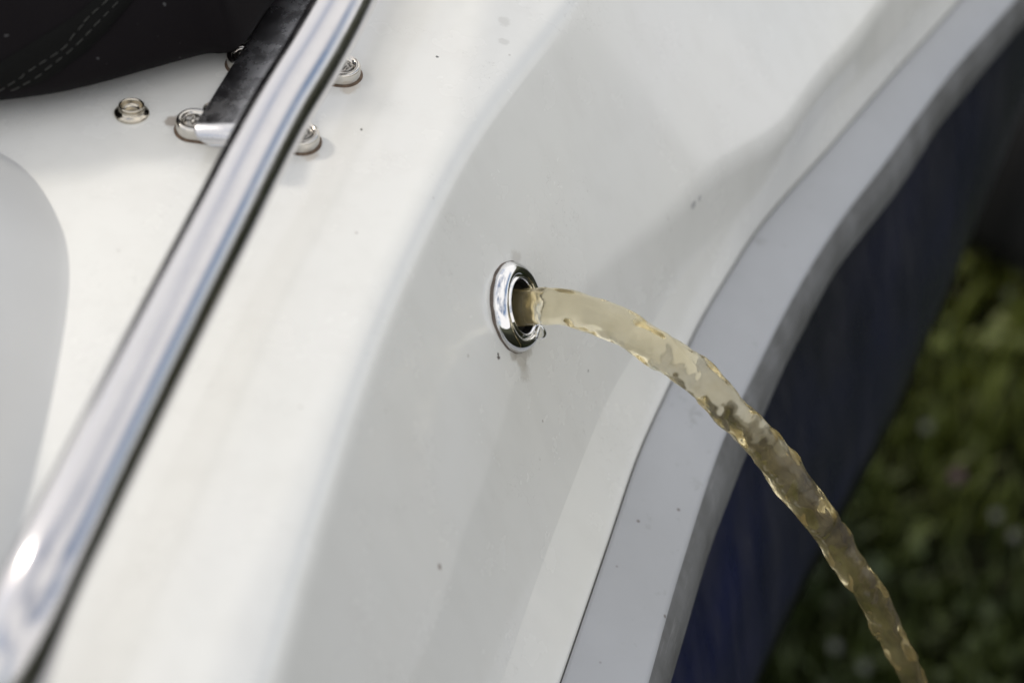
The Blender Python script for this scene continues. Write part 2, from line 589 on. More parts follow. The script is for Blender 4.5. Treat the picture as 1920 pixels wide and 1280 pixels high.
def deck_section(a):
    c, bb, r1 = float(fC(a)), float(fB(a)), float(fR1(a))
    D0 = np.array([c - 1.3, ZC + 0.010 + 1.25 * DECK_SLOPE])
    Fp = np.array([c - 0.036, ZC + 0.0085])
    Cp = np.array([c + 0.003, ZC + 0.001])
    w, h = bb - c, ZC - ZB
    # knee where the side turns steeper: low down forward of the outlet, higher up behind it
    t = min(1.0, max(0.0, (a - 0.56) / 0.26))
    kf = 0.57 + 0.24 * t * t * (3 - 2 * t) + 0.014 * math.sin(a * 31.0) + 0.007 * math.sin(a * 63.0 + 1.0)
    Kp = np.array([c + kf * w + 0.0050 + 0.0140 * t, ZC - kf * h])
    Bp = np.array([bb, ZB])
    Rp = np.array([r1 + 0.001, ZR1])
    pts = [D0 + (Fp - D0) * t_ for t_ in (0.0, 0.35, 0.6, 0.75, 0.85, 0.92)]
    pts += fillet(D0, Fp, Cp, 0.12, 7)
    arc1 = fillet(Fp, Cp, Kp, 0.022, 15)
    arc2 = fillet(Cp, Kp, Bp, 0.060 - 0.030 * t, 12)
    arc3 = fillet(Kp, Bp, Rp, 0.0055, 6)
    for p, q, n in ((arc1[-1], arc2[0], 22), (arc2[-1], arc3[0], 18)):
        seg_ = [p + (q - p) * (k / n) for k in range(1, n)]
        pts += (arc1 if n == 22 else arc2) + seg_
    pts += arc3
    pts += [Bp + (Rp - Bp) * t_ for t_ in (0.5, 0.8)]
    pts += fillet(Bp, Rp, Rp + np.array([0.0015, -0.02]), 0.0015, 4)
    pts += [Rp + np.array([0.0015, -0.02]), Rp + np.array([-0.012, -0.03])]
    return pts


deck_v, deck_m = loft(deck_section)
deck_f = grid_faces(NA, deck_m)
deck_bvh = BVHTree.FromPolygons(deck_v, deck_f)


def hit(px, py, bvh=None):
    d = ray(px, py).normalized()
    p, n, i, dist = (bvh or deck_bvh).ray_cast(CAMP, d)
    if n.dot(d) > 0:
        n = -n
    return p, n


# outlet centre on the side
OUT_P, OUT_N = hit(966, 576)
OUT_N = (OUT_N + Vector((0.03, 0.055, -0.06))).normalized()
OUT_P = OUT_P - OUT_N * 0.0011
# cut the hole for the hose: the flange covers its rim
keep = []
for f in deck_f:
    c = sum((deck_v[i] for i in f), Vector()) / 4
    if (c - OUT_P).length > 0.0160:
        keep.append(f)
deck_f = keep

for (x, y, r, col, k) in [
    (935, 670, 0.0014, (0.07, 0.05, 0.045, 1), 0.9), (934, 664, 0.0010, (0.07, 0.05, 0.045, 1), 0.9),
    (824, 1062, 0.0016, (0.25, 0.19, 0.17, 1), 0.8), (1300, 385, 0.0026, (0.40, 0.40, 0.40, 1), 0.8),
    (1312, 372, 0.0020, (0.42, 0.42, 0.42, 1), 0.8), (1103, 695, 0.0008, (0.12, 0.10, 0.09, 1), 0.9),
    (820, 107, 0.0009, (0.05, 0.05, 0.05, 1), 0.95), (678, 243, 0.0008, (0.08, 0.07, 0.06, 1), 0.9),
    (978, 672, 0.007, (0.44, 0.40, 0.33, 1), 0.6), (984, 700, 0.006, (0.55, 0.52, 0.46, 1), 0.5), (962, 664, 0.004, (0.40, 0.36, 0.30, 1), 0.6), (992, 655, 0.004, (0.42, 0.39, 0.33, 1), 0.5), (968, 485, 0.005, (0.50, 0.47, 0.42, 1), 0.45),
    (322, 228, 0.0040, (0.38, 0.33, 0.28, 1), 0.85), (334, 222, 0.0026, (0.42, 0.37, 0.32, 1), 0.8),
    (655, 165, 0.0050, (0.52, 0.44, 0.34, 1), 0.55), (580, 290, 0.0045, (0.52, 0.44, 0.34, 1), 0.5),
    (945, 40, 0.004, (0.55, 0.54, 0.50, 1), 0.5), (945, 78, 0.003, (0.55, 0.54, 0.50, 1), 0.5),
]:
    p, n = hit(x, y)
    SPOTS.append((tuple(p), r, col, k))
M['gelcoat'] = gelcoat(SPOTS)
M['shaded_gelcoat'] = plain('shade_toned_gelcoat', (0.66, 0.66, 0.645, 1), 0.32, 14.0, 0.05, 0.1, 0.0006)  # white gelcoat toned down, the coaming's shade painted into its colour

BOAT_BASE = from_ab(0.6, -0.6, 0.0)
boat = thing('motorboat', BOAT_BASE, 'white motorboat with polished hand rail, grey rub rail and navy blue hull', 'boat')


def boat_part(name, v, f, mat, smooth=True, parent=None):
    o = mesh_obj(name, v, f, mat, None, smooth)
    if parent is None:
        keep_parent(o, boat)
    else:
        o.parent = parent
    return o


deck = boat_part('deck', deck_v, deck_f, M['gelcoat'])


# ------------------------------------------------------------------ rub rail and hull
def rub_section(a):
    r1, r2, r3 = float(fR1(a)), float(fR2(a)), float(fR3(a))
    P1 = np.array([r1 + 0.0016, ZR1 + 0.0022])
    P2 = np.array([r2, ZR2])
    P3 = np.array([r3, ZR3])
    S = np.array([r1 + 0.0016, ZR1 - 0.010])
    mid = (P2 + P3) / 2 + np.array([0.0035, 0.002])
    pts = [S] + fillet(S, P1, P2, 0.002, 4)
    pts += [P1 + (P2 - P1) * t + np.array([0, 0.0012 * math.sin(math.pi * t)]) for t in (0.2, 0.4, 0.6, 0.8)]
    pts += fillet(P1, P2, mid, 0.005, 6)
    return pts, P2, mid, P3


def rub_top(a):
    return rub_section(a)[0]


def rub_lip(a):
    pts, P2, mid, P3 = rub_section(a)
    last = pts[-1]
    back = P3 + np.array([-0.020, -0.002])
    q = [last]
    q += [last + (mid - last) * 0.5]
    q += fillet(last, mid, P3, 0.03, 7)
    q += [mid + (P3 - mid) * 0.8]
    q += fillet(mid, P3, back, 0.004, 5)
    q += [back]
    return q


v, m = loft(rub_top)
rub = boat_part('rub_rail', v, grid_faces(NA, m), M['rub'])
v, m = loft(rub_lip)
lip = boat_part('rub_rail_lip', v, grid_faces(NA, m), M['scuffed'])


def hull_section(a):
    r3, h = float(fR3(a)), float(fH(a))
    T = np.array([r3 - 0.016, ZR3 + 0.012])
    H = np.array([h, ZH])
    K = np.array([h - 0.75, 0.42])
    pts = [T + (H - T) * t + np.array([0.010 * math.sin(math.pi * t), 0]) for t in np.linspace(0, 0.9, 9)]
    pts += fillet(T, H, K, 0.09, 9)
    pts += [H + (K - H) * t for t in (0.3, 0.6, 1.0)]
    pts += [np.array([h - 1.6, 0.80]), np.array([h - 1.75, ZC - 0.02])]
    return pts


v, m = loft(hull_section)
hull = boat_part('hull', v, grid_faces(NA, m), M['hull'])
hull['label'] = 'navy blue hull side under the rub rail'

end = [from_ab(A_ST[-1], b, z) for b, z in deck_section(float(A_ST[-1]))[::3]]
end += [from_ab(A_ST[-1], b, z) for b, z in hull_section(float(A_ST[-1]))]
transom = boat_part('transom', end, [tuple(range(len(end)))], M['hull'], False)

# ------------------------------------------------------------------ moulded coaming at the far left of the deck
outline_px = [(-140, 215), (-60, 252), (0, 286), (40, 312), (75, 350), (104, 400), (124, 455), (130, 520), (123, 600), (108, 690),
              (88, 790), (60, 905), (30, 1015), (0, 1125), (-40, 1260), (-95, 1420), (-150, 1560)]


def catmull(pts, n):
    out = []
    P = [np.array(p, float) for p in pts]
    for i in range(len(P) - 1):
        p0, p1, p2, p3 = P[max(i - 1, 0)], P[i], P[i + 1], P[min(i + 2, len(P) - 1)]
        for k in range(n):
            t = k / n
            out.append(0.5 * ((2 * p1) + (-p0 + p2) * t + (2 * p0 - 5 * p1 + 4 * p2 - p3) * t * t + (-p0 + 3 * p1 - 3 * p2 + p3) * t ** 3))
    out.append(P[-1])
    return out


base_pts = []
for x, y in catmull(outline_px, 6):
    p, n = hit(float(x), float(y))
    base_pts.append(p)
center = hit(-420, 620)[0]
prof = [(-0.003, -0.003), (0.0, 0.0), (0.0012, 0.0006), (0.004, 0.0028), (0.010, 0.0078), (0.018, 0.0145), (0.028, 0.0225), (0.040, 0.031), (0.054, 0.038), (0.07, 0.042), (0.09, 0.044), (0.11, 0.0445)]
v = []
for p in base_pts:
    d = (center - p)
    d.z = 0
    L = d.length
    d.normalize()
    for (o_, h_) in prof:
        v.append(p + d * min(o_, L * 0.9) + Vector((0, 0, h_ + DECK_SLOPE * o_)))
nb, mp = len(base_pts), len(prof)
f = grid_faces(nb, mp)
v.append(center + Vector((0, 0, 0.055)))
for i in range(nb - 1):
    f.append((i * mp + mp - 1, len(v) - 1, (i + 1) * mp + mp - 1))
coaming = boat_part('cockpit_coaming', v, f, M['shaded_gelcoat'])
coaming['label'] = 'moulded coaming toned grey for shade, with a rounded corner on the white deck'

# ------------------------------------------------------------------ hand rail
RAIL_R = 0.0130
RZ = CAM_H - 0.474


def sweep(path, radius_fn, n=24, cap=True):
    v, prev = [], None
    N = len(path)
    for i, p in enumerate(path):
        t = (path[min(i + 1, N - 1)] - path[max(i - 1, 0)]).normalized()
        if prev is None:
            u = t.cross(Vector((0, 0, 1)))
            if u.length < 0.05:
                u = t.cross(Vector((1, 0, 0)))
            u.normalize()
        else:
            u = (prev - t * prev.dot(t)).normalized()
        prev = u
        w = t.cross(u)
        for k in range(n):
            a = 2 * math.pi * k / n
            v.append(p + (u * math.cos(a) + w * math.sin(a)) * radius_fn(i, a))
    f = grid_faces(N, n, close_m=True)
    if cap:
        f.append(tuple(range(n)))
        f.append(tuple(range((N - 1) * n, N * n)))
    return v, f


rail_px = [(950, -640, 0.474), (800, -330, 0.474), (712, -140, 0.474), (646, 0, 0.474), (588, 105, 0.474), (527, 205, 0.474), (473, 305, 0.474), (420, 410, 0.474), (343, 560, 0.474),
           (272, 700, 0.474), (197, 850, 0.474), (133, 980, 0.474), (84, 1080, 0.476), (48, 1170, 0.483), (18, 1270, 0.497), (-5, 1370, 0.516), (-22, 1480, 0.530), (-30, 1560, 0.542)]
rp = []
for q in catmull(rail_px, 8):
    rp.append(on_level(q[0], q[1], CAM_H - q[2]))
v, f = sweep(rp, lambda i, a: RAIL_R, 40)
hand_rail = boat_part('hand_rail', v, f, M['steel'])

# ------------------------------------------------------------------ mooring cleat: two screwed bases under a flat bar
def stadium(c0, c1, n_up, r, h0, h1, bev, nseg=16):
    ax = (c1 - c0)
    ax = (ax - n_up * ax.dot(n_up))
    L = ax.length
    ax.normalize()
    sd = n_up.cross(ax)

    def ring(rr, h):
        pts = []
        for k in range(nseg + 1):
            a = -math.pi / 2 + math.pi * k / nseg
            pts.append(c0 + ax * (L + rr * math.cos(a)) + sd * (rr * math.sin(a)) + n_up * h)
        for k in range(nseg + 1):
            a = math.pi / 2 + math.pi * k / nseg
            pts.append(c0 + ax * (rr * math.cos(a)) + sd * (rr * math.sin(a)) + n_up * h)
        return pts
    return ring, ax, L


bar_n = None
CLEAT = []
for (pl, pr) in (((364, 243), (566, 267)), ((458, 121), (644, 141))):
    c0, n0 = hit(*pl)
    c1, n1 = hit(*pr)
    CLEAT.append((c0, c1, (n0 + n1).normalized()))
deck_up = CLEAT[0][2]

# bar: swept flat section, tip curled down on to the first base
edge_px = [(372, 242), (396, 186), (439, 98), (503, 0), (560, -90), (640, -230)]
bar_w, bar_t = 0.026, 0.006
top_h = 0.0185


def on_plane(px, py, p0, n):
    d = ray(px, py)
    return CAMP + d * ((p0 - CAMP).dot(n) / d.dot(n))


tip = on_plane(352, 238, CLEAT[0][0] + deck_up * top_h, deck_up)
far = on_plane(482, 0, CLEAT[0][0] + deck_up * top_h, deck_up)
bd = (far - tip).normalized()
bd = (bd - deck_up * 0.10).normalized()
bs = bd.cross(deck_up).normalized()          # to the right, outboard
bar_up = (deck_up + bd * 0.10 - bs * 0.20).normalized()      # the worn top leans a little inboard
v = []
path = []
rad = 0.0085
for k in range(9):                            # curl from the base up to the flat
    a = math.pi / 2 * k / 8
    path.append((rad - rad * math.sin(a) + 0.0005, -(rad - rad * math.cos(a)), math.pi / 2 - a))
path = [(rad * (1 - math.sin(t)), -rad * (1 - math.cos(t)), t) for t in [math.pi / 2 * (1 - k / 10) * 0.92 for k in range(11)]]
path += [(rad + s, 0.0, 0.0) for s in (0.01, 0.03, 0.06, 0.09, 0.12, 0.16, 0.20)]
path += [(rad + 0.21 + rad * math.sin(t), -rad * (1 - math.cos(t)), -t) for t in [math.pi / 2 * k / 10 * 0.92 for k in range(11)]]
sec = []
bw, bt, br = bar_w / 2, bar_t, 0.0016
for (cx, cz, a0) in ((bw - br, -br, math.pi / 2), (bw - br, -bt + br, 0.0), (-bw + br, -bt + br, -math.pi / 2), (-bw + br, -br, -math.pi)):
    for k in range(5):
        a = a0 - math.pi / 2 * k / 4
        sec.append((cx + br * math.cos(a), cz + br * math.sin(a)))
for i, (s, h, t) in enumerate(path):
    tang = bd * math.cos(t) + deck_up * math.sin(t)
    nor = bar_up * math.cos(t) - bd * math.sin(t)
    # horns narrow a little to a rounded tip
    e = min(i, len(path) - 1 - i)
    wf = (0.30, 0.52, 0.68, 0.79, 0.87, 0.92, 0.96, 0.985)[e] if e < 8 else 1.0
    base = tip + bd * s + deck_up * h + bs * bw
    for (x, z) in sec:
        v.append(base + (bs + bar_up * 0.20).normalized() * (x * wf) + nor * z)
ns = len(sec)
f = grid_faces(len(path), ns, close_m=True)
f.append(tuple(range(ns)))
f.append(tuple(range((len(path) - 1) * ns, len(path) * ns)))
cleat = boat_part('mooring_cleat', v, f, M['worn_steel'])
cleat['label'] = 'scratched steel cleat bar on two screwed oval bases'
BR = 0.0079
for ci, (c0, c1, n) in enumerate(CLEAT):
    ring, ax, L = stadium(c0, c1, n, BR, 0, 0.0065, 0.001)
    rings = [ring(BR, -0.001), ring(BR, 0.0050), ring(BR - 0.0003, 0.0058), ring(BR - 0.0010, 0.0064), ring(BR - 0.0019, 0.0065),
             ring(BR - 0.0026, 0.0058), ring(BR - 0.0030, 0.0048)]
    m = len(rings[0])
    v = [p for r_ in rings for p in r_]
    f = grid_faces(len(rings), m, close_m=True)
    f.append(tuple(range((len(rings) - 1) * m, len(rings) * m)))
    boat_part('base', v, f, M['cast_steel'], True, cleat)
    rings = [ring(BR + 0.0011, -0.001), ring(BR + 0.0010, 0.0003), ring(BR - 0.0005, 0.0006)]
    v = [p for r_ in rings for p in r_]
    boat_part('sealant', v, grid_faces(3, m, close_m=True), M['rust'], True, cleat)
    for s in (0.0, 1.0):
        o = c0 + ax * (L * s)
        # screw head with its cross slot
        pr = [(0.0044, 0.0045), (0.0044, 0.0053), (0.0040, 0.0058), (0.0024, 0.0060), (0.0011, 0.0060), (0.0008, 0.0046), (0.0002, 0.0044)]
        vv, ff = lathe(pr, o, n, 28, False, True)
        # fold the slot: push alternate inner sectors down
        t_ = ax
        s_ = n.cross(ax)
        out = []
        for p in vv:
            d = p - o
            x, y, h = d.dot(t_), d.dot(s_), d.dot(n)
            if (abs(x) < 0.00055 and abs(y) < 0.003) or (abs(y) < 0.00055 and abs(x) < 0.003):
                h -= 0.0012
            out.append(o + t_ * x + s_ * y + n * h)
        boat_part('screw', out, ff, M['screw'], True, cleat)
    # foot that carries the bar
    mid = c0 + ax * (L * 0.17 if ci == 0 else L * 0.20)
    fr = []
    for (hw, hl, h) in ((0.0065, 0.0062, 0.004), (0.0060, 0.0058, 0.009 if ci == 0 else 0.006), (0.0075, 0.0070, top_h - bar_t + 0.001 if ci == 0 else 0.0072)):
        q = []
        for k in range(24):
            a = 2 * math.pi * k / 24
            q.append(mid + ax * (hw * math.cos(a) + 0.004) + n.cross(ax) * (hl * math.sin(a)) + n * h)
        fr += q
    boat_part('foot', fr, grid_faces(3, 24, close_m=True), M['cast_steel'], True, cleat)

# ------------------------------------------------------------------ snap stud
sp_, sn_ = hit(247, 212)
sn_ = (sn_ + BL * 0.12).normalized()
pr = [(0.0002, -0.001), (0.0076, -0.001), (0.0078, 0.0003), (0.0074, 0.0008), (0.0060, 0.0011), (0.0055, 0.0015), (0.0053, 0.0024), (0.0054, 0.0032),
      (0.0057, 0.0037), (0.0057, 0.0041), (0.0054, 0.0045), (0.0050, 0.0045), (0.0047, 0.0041), (0.0045, 0.0030), (0.0043, 0.0014), (0.0030, 0.0010), (0.0002, 0.0010)]
v, f = lathe(pr, sp_, sn_, 48)
stud = boat_part('snap_stud', v, f, M['stud_brass'])

# ------------------------------------------------------------------ outlet fitting
K = 1.0
pr = [(0.0212, 0.0006), (0.0213, 0.0016), (0.0209, 0.0030), (0.0200, 0.0045), (0.0188, 0.0057), (0.0174, 0.0064), (0.0160, 0.0063), (0.0150, 0.0056), (0.0145, 0.0050),
      (0.0141, 0.0052), (0.0138, 0.0060), (0.0133, 0.0063), (0.0128, 0.0059), (0.0125, 0.0048), (0.0124, 0.0), (0.0124, -0.006)]
v, f = lathe(pr, OUT_P, OUT_N, 96)
outlet = boat_part('water_outlet', v, f, M['chrome'])
outlet['label'] = 'round chrome outlet flange on the white side'
pr = [(0.0205, -0.005), (0.0214, -0.002), (0.0217, 0.0002), (0.0214, 0.0012), (0.0208, 0.0016)]
v, f = lathe(pr, OUT_P, OUT_N, 96)
# sealant squeezes out unevenly
v = [p + (p - OUT_P) * (0.015 * math.sin(k * 0.9) * math.sin(k * 0.23)) for k, p in enumerate(v)]
boat_part('gasket', v, f, M['gasket'], True, outlet)
pr = [(0.0124, 0.001), (0.0118, -0.004), (0.0112, -0.010), (0.0110, -0.07), (0.0004, -0.0705)]
v, f = lathe(pr, OUT_P, OUT_N, 64)
boat_part('bore', v, f, M['bore'], True, outlet)

# ------------------------------------------------------------------ water jet
jet_px = [(985, 573, 70), (1010, 573, 73), (1059, 577, 68), (1126, 594, 66), (1185, 620, 68), (1240, 656, 70), (1285, 692, 69), (1355, 748, 67), (1420, 826, 67), (1468, 876, 69),
          (1507, 932, 70), (1552, 992, 59), (1604, 1070, 58), (1642, 1128, 57), (1671, 1188, 49), (1708, 1268, 44)]
jp0 = OUT_P + OUT_N * 0.004
J = []
for x, y, w in jet_px:
    d = ray(x, y)
    t = (jp0 - CAMP).dot(BL) / d.dot(BL)
    p = CAMP + d * t
    J.append((p, 0.5 * w * t / FPX))
# fit a fall curve through the traced points: outboard distance -> height, then smooth
s_j = np.array([p.dot(BN) for p, r in J])
z_j = np.array([p.z for p, r in J])
r_j = np.array([r for p, r in J])
s0 = jp0.dot(BN)
co = np.polyfit(s_j - s0, z_j, 3)
s_end = s_j[-1]
k2 = np.polyfit(s_j[6:] - s0, z_j[6:], 2)
path, rads = [], []
s = s0 - 0.045
acc = 0
d_in = OUT_N
for k in range(12):
    q = J[0][0] - OUT_N * 0.045 * (1 - k / 12)
    path.append(q)
    rads.append(J[0][1])
s_list = list(np.linspace(s_j[0], s_end, 170))
for s in s_list:
    z = 0.35 * np.polyval(co, s - s0) + 0.65 * np.interp(s, s_j, z_j)
    path.append(BL * jp0.dot(BL) + BN * s + Vector((0, 0, float(z))))
    rads.append(float(np.interp(s, s_j, r_j)))
# falls on to the grass below the picture
last, prev = path[-1], path[-6]
slope = (last.z - prev.z) / (last.dot(BN) - prev.dot(BN))
sp_h, zz, r_ = last.dot(BN), last.z, rads[-1]
for k in range(120):
    ds = 0.0028
    slope -= 2 * 0.0056 * 1000 * ds
    sp_h += ds
    zz += slope * ds
    r_ = max(0.0035, r_ * 0.994)
    if zz < 0.01:
        break
    path.append(BL * jp0.dot(BL) + BN * sp_h + Vector((0, 0, zz)))
    rads.append(r_)
# even steps, lightly smoothed
P = np.array([tuple(p) for p in path])
Rr = np.array(rads)
for _ in range(10):
    P[1:-1] = 0.25 * P[:-2] + 0.5 * P[1:-1] + 0.25 * P[2:]
    Rr[1:-1] = 0.25 * Rr[:-2] + 0.5 * Rr[1:-1] + 0.25 * Rr[2:]
seg = np.concatenate([[0], np.cumsum(np.linalg.norm(np.diff(P, axis=0), axis=1))])
NJ = int(seg[-1] / 0.0009)
tt = np.linspace(0, seg[-1], NJ)
P = np.stack([np.interp(tt, seg, P[:, k]) for k in range(3)], 1)
for _ in range(25):
    P[1:-1] = 0.25 * P[:-2] + 0.5 * P[1:-1] + 0.25 * P[2:]
Rr = np.interp(tt, seg, Rr)
LEN = tt
waves = []
for i in range(26):
    wl = 0.014 + 0.05 * rng.uniform(0, 1) ** 1.3
    waves.append((2 * math.pi / wl, int(rng.integers(1, 4)) * (1 if i % 2 else -1), rng.uniform(0, 6.28), 0.000085 * (wl / 0.02) ** 0.9))
fine = []
for i in range(22):        # twisted ridges drawn out along the flow
    wl = rng.uniform(0.016, 0.06)
    fine.append((2 * math.pi / wl, int(rng.integers(4, 10)) * (1 if i % 3 else -1), rng.uniform(0, 6.28), 0.000038))
for i in range(14):
    wl = rng.uniform(0.004, 0.009)
    fine.append((2 * math.pi / wl, int(rng.integers(1, 6)), rng.uniform(0, 6.28), 0.000016))


def jet_r(i, a):
    s = LEN[i]
    grow = min(1.0, max(0.0, (s - 0.030) / 0.04))
    d = 0.0
    for (kk, mm, ph, am) in waves:
        d += am * math.sin(kk * s + mm * a + ph)
    for (kk, mm, ph, am) in fine:
        d += am * math.sin(kk * s + mm * a + ph)
    return max(0.0015, Rr[i] + d * (0.60 + 0.40 * grow) * min(1.25, 0.5 + Rr[i] / 0.012))


v, f = sweep([Vector(p) for p in P], jet_r, 64)
jet = mesh_obj('water_jet', v, f, M['water'])
tag(jet, 'yellowish jet of murky water pouring from the chrome outlet', 'water')
dp, dn = OUT_P + OUT_N * 0.0065, OUT_N
rr_ = ray(1013, 623)
dp = CAMP + rr_ * ((OUT_P + OUT_N * 0.0085 - CAMP).dot(OUT_N) / rr_.dot(OUT_N))
v, f = lathe([(0.0001, 0.0046), (0.0012, 0.0038), (0.0023, 0.0020), (0.0029, -0.0002), (0.0027, -0.0018), (0.0019, -0.0029), (0.0008, -0.0034), (0.0001, -0.0035)], dp, (Vector((0, 0, 1)) - OUT_N * 0.15), 32)
drop = mesh_obj('water_drop', v, f, M['drop'])
tag(drop, 'small clear drop hanging from the lower rim of the outlet', 'drop')

# ------------------------------------------------------------------ black canvas cover
hem_px = [(-420, 235), (-220, 205), (-80, 184), (0, 173), (60, 166), (130, 155), (200, 138), (265, 120), (330, 102), (385, 87), (412, 83), (440, 82), (464, 66), (500, 14), (536, -34), (590, -125), (660, -250)]
hem = []
hpx = catmull(hem_px, 5)
for x, y in hpx:
    p, n = hit(float(x), float(y))
    d = ray(float(x), float(y))
    lift = 0.016 if x < 430 else max(0.009, 0.016 - 0.0001 * (x - 430))
    hem.append(CAMP + d * ((p + Vector((0, 0, lift)) - CAMP).z / d.z))
back = Vector((-0.62, 0.78, 0)).normalized()
rows = [(0.030, -0.014), (0.016, -0.013), (0.006, -0.008), (0.0, 0.0), (0.001, 0.008), (0.006, 0.020), (0.014, 0.034), (0.023, 0.047), (0.035, 0.060), (0.050, 0.070), (0.07, 0.079), (0.10, 0.087), (0.14, 0.094), (0.20, 0.10), (0.35, 0.11), (0.6, 0.12)]
v = []
for i, p in enumerate(hem):
    fold = 0.0022 * math.sin(i * 0.55) + 0.0016 * math.sin(i * 0.21 + 1)
    for (o_, h_) in rows:
        k = min(1.0, max(0.0, h_ / 0.05))
        crease = 0.006 * math.exp(-((h_ - 0.030 - 0.0006 * (i - 30)) / 0.008) ** 2) * (1 if i > 28 else 0.3)
        v.append(p + back * (o_ + fold * k + crease) + Vector((0, 0, h_)))
cov_f = grid_faces(len(hem), len(rows))
cov_v = v
cover_root_loc = hem[20].copy()
cover_root_loc.z = ZC
cover = thing('canvas_cover', cover_root_loc, 'black canvas boat cover with double stitched seam, bulging over the deck', 'cover')
cm = mesh_obj('fabric', cov_v, cov_f, M['canvas'])
keep_parent(cm, cover)
md = cm.modifiers.new('thickness', 'SOLIDIFY')
md.thickness = 0.0012
md.offset = -1
md2 = cm.modifiers.new('smooth', 'SUBSURF')
md2.levels = md2.render_levels = 1
cov_bvh = BVHTree.FromPolygons(cov_v, cov_f)


def strip_on(px_a, px_b, nseg, lift, bvh):
    A, B = catmull(px_a, nseg), catmull(px_b, nseg)
    n = min(len(A), len(B))
    v = []
    for i in range(n):
        for t in (0.0, 0.33, 0.67, 1.0):
            q = A[i] * (1 - t) + B[i] * t
            r_ = hit(float(q[0]), float(q[1]), bvh) if bvh.ray_cast(CAMP, ray(float(q[0]), float(q[1])).normalized())[0] else None
            if r_ is None:
                return None
            v.append(r_[0] + r_[1] * lift)
    return v, n


tape_in = [(-60, 152), (0, 117), (58, 80), (117, 44), (175, 0), (215, -45)]
tape_out = [(-10, 172), (40, 164), (100, 142), (150, 104), (248, 3), (285, -45)]
tape_out = [(30, 164), (79, 150), (128, 120), (175, 82), (248, 3), (285, -45)]
res = strip_on(tape_in, tape_out, 8, 0.0012, cov_bvh)
if res:
    v, n = res
    seam = mesh_obj('seam_tape', v, grid_faces(n, 4), M['tape'])
    keep_parent(seam, cover)
    sd_ = seam.modifiers.new('thickness', 'SOLIDIFY')
    sd_.thickness = 0.0010
    sd_.offset = 0


def stitch_mesh(lines):
    vv, ff = [], []
    for pts, dash, gap, rad in lines:
        C = catmull(pts, 40)
        C3 = []
        for q in C:
            r_ = cov_bvh.ray_cast(CAMP, ray(float(q[0]), float(q[1])).normalized())
            if r_[0] is None:
                continue
            nn = r_[1] if r_[1].dot(CAMP - r_[0]) > 0 else -r_[1]
            C3.append((r_[0] + nn * 0.0019, nn))
        pos = 0.0
        cur = []
        for i in range(1, len(C3)):
            pos += (C3[i][0] - C3[i - 1][0]).length
            ph = pos % (dash + gap)
            if ph < dash:
                cur.append(C3[i][0])
            else:
                if len(cur) > 1:
                    a, b = sweep(cur, lambda i_, a_: rad, 6)
                    o_ = len(vv)
                    vv += a
                    ff += [tuple(k + o_ for k in fc) for fc in b]
                cur = []
        if len(cur) > 1:
            a, b = sweep(cur, lambda i_, a_: rad, 6)
            o_ = len(vv)
            vv += a
            ff += [tuple(k + o_ for k in fc) for fc in b]
    return vv, ff


v, f = stitch_mesh([
    ([(-20, 178), (0, 166), (70, 121), (117, 90), (137, 64), (166, 32), (201, 0), (230, -35)], 0.0040, 0.0016, 0.00017),
    ([(20, 166), (34, 160), (79, 133), (128, 96), (155, 70), (181, 44), (224, 0), (255, -35)], 0.0040, 0.0018, 0.00017),
])
stt = mesh_obj('stitching', v, f, M['thread'])
keep_parent(stt, cover)

# ------------------------------------------------------------------ ground
gv, gf = [], []
N = 60
xs = np.concatenate([[-900, -200, -40, -12], np.linspace(-5, 6, N), [14, 40, 200, 900]])
ys = np.concatenate([[-900, -200, -40, -12], np.linspace(-4, 8, N), [16, 40, 200, 900]])
for x in xs:
    for y in ys:
        z = 0.012 * math.sin(x * 3.1 + 1.3 * y) + 0.010 * math.sin(y * 4.7 - x * 2.2) if abs(x) < 8 and abs(y) < 10 else 0.0
        gv.append(Vector((x, y, z - 0.01)))
ground = mesh_obj('ground', gv, grid_faces(len(xs), len(ys)), M['ground'])
ground['kind'] = 'structure'
ground['label'] = 'dark grassy ground beside the boat'

# grass and clover in the part of the lawn that can be seen
NB = 26000
bx = rng.uniform(0.0, 1.9, NB)
by = rng.uniform(0.55, 3.3, NB)
clump = np.sin(bx * 9.1 + 2.0 * np.sin(by * 5.3)) * np.sin(by * 8.3 + 1.7 * np.sin(bx * 6.1))
ok = rng.uniform(-1.2, 1.0, NB) < clump + 0.35
bx, by = bx[ok], by[ok]
NB = len(bx)
hgt = rng.uniform(0.03, 0.09, NB)
ang = rng.uniform(0, 2 * math.pi, NB)
lean = rng.uniform(0.1, 0.8, NB) * hgt
wd = rng.uniform(0.002, 0.006, NB)
dx, dy = np.cos(ang), np.sin(ang)
verts = np.zeros((NB, 5, 3))
verts[:, 0] = np.stack([bx - dy * wd, by + dx * wd, np.full(NB, -0.02)], 1)
verts[:, 1] = np.stack([bx + dy * wd, by - dx * wd, np.full(NB, -0.02)], 1)
mx, my = bx + dx * lean * 0.4, by + dy * lean * 0.4
verts[:, 2] = np.stack([mx + dy * wd * 0.8, my - dx * wd * 0.8, hgt * 0.6], 1)
verts[:, 3] = np.stack([mx - dy * wd * 0.8, my + dx * wd * 0.8, hgt * 0.6], 1)
verts[:, 4] = np.stack([bx + dx * lean, by + dy * lean, hgt], 1)
faces = []
for i in range(NB):
    o_ = i * 5
    faces.append((o_, o_ + 1, o_ + 2, o_ + 3))
    faces.append((o_ + 3, o_ + 2, o_ + 4))
NL = 6000
lx, ly = rng.uniform(0.0, 1.9, NL), rng.uniform(0.55, 3.3, NL)
ok = rng.uniform(-0.9, 1.0, NL) < -np.sin(lx * 7.1 + by[:NL] * 0) * np.sin(ly * 6.3 + 1.0)
lx, ly = lx[ok], ly[ok]
lv = []
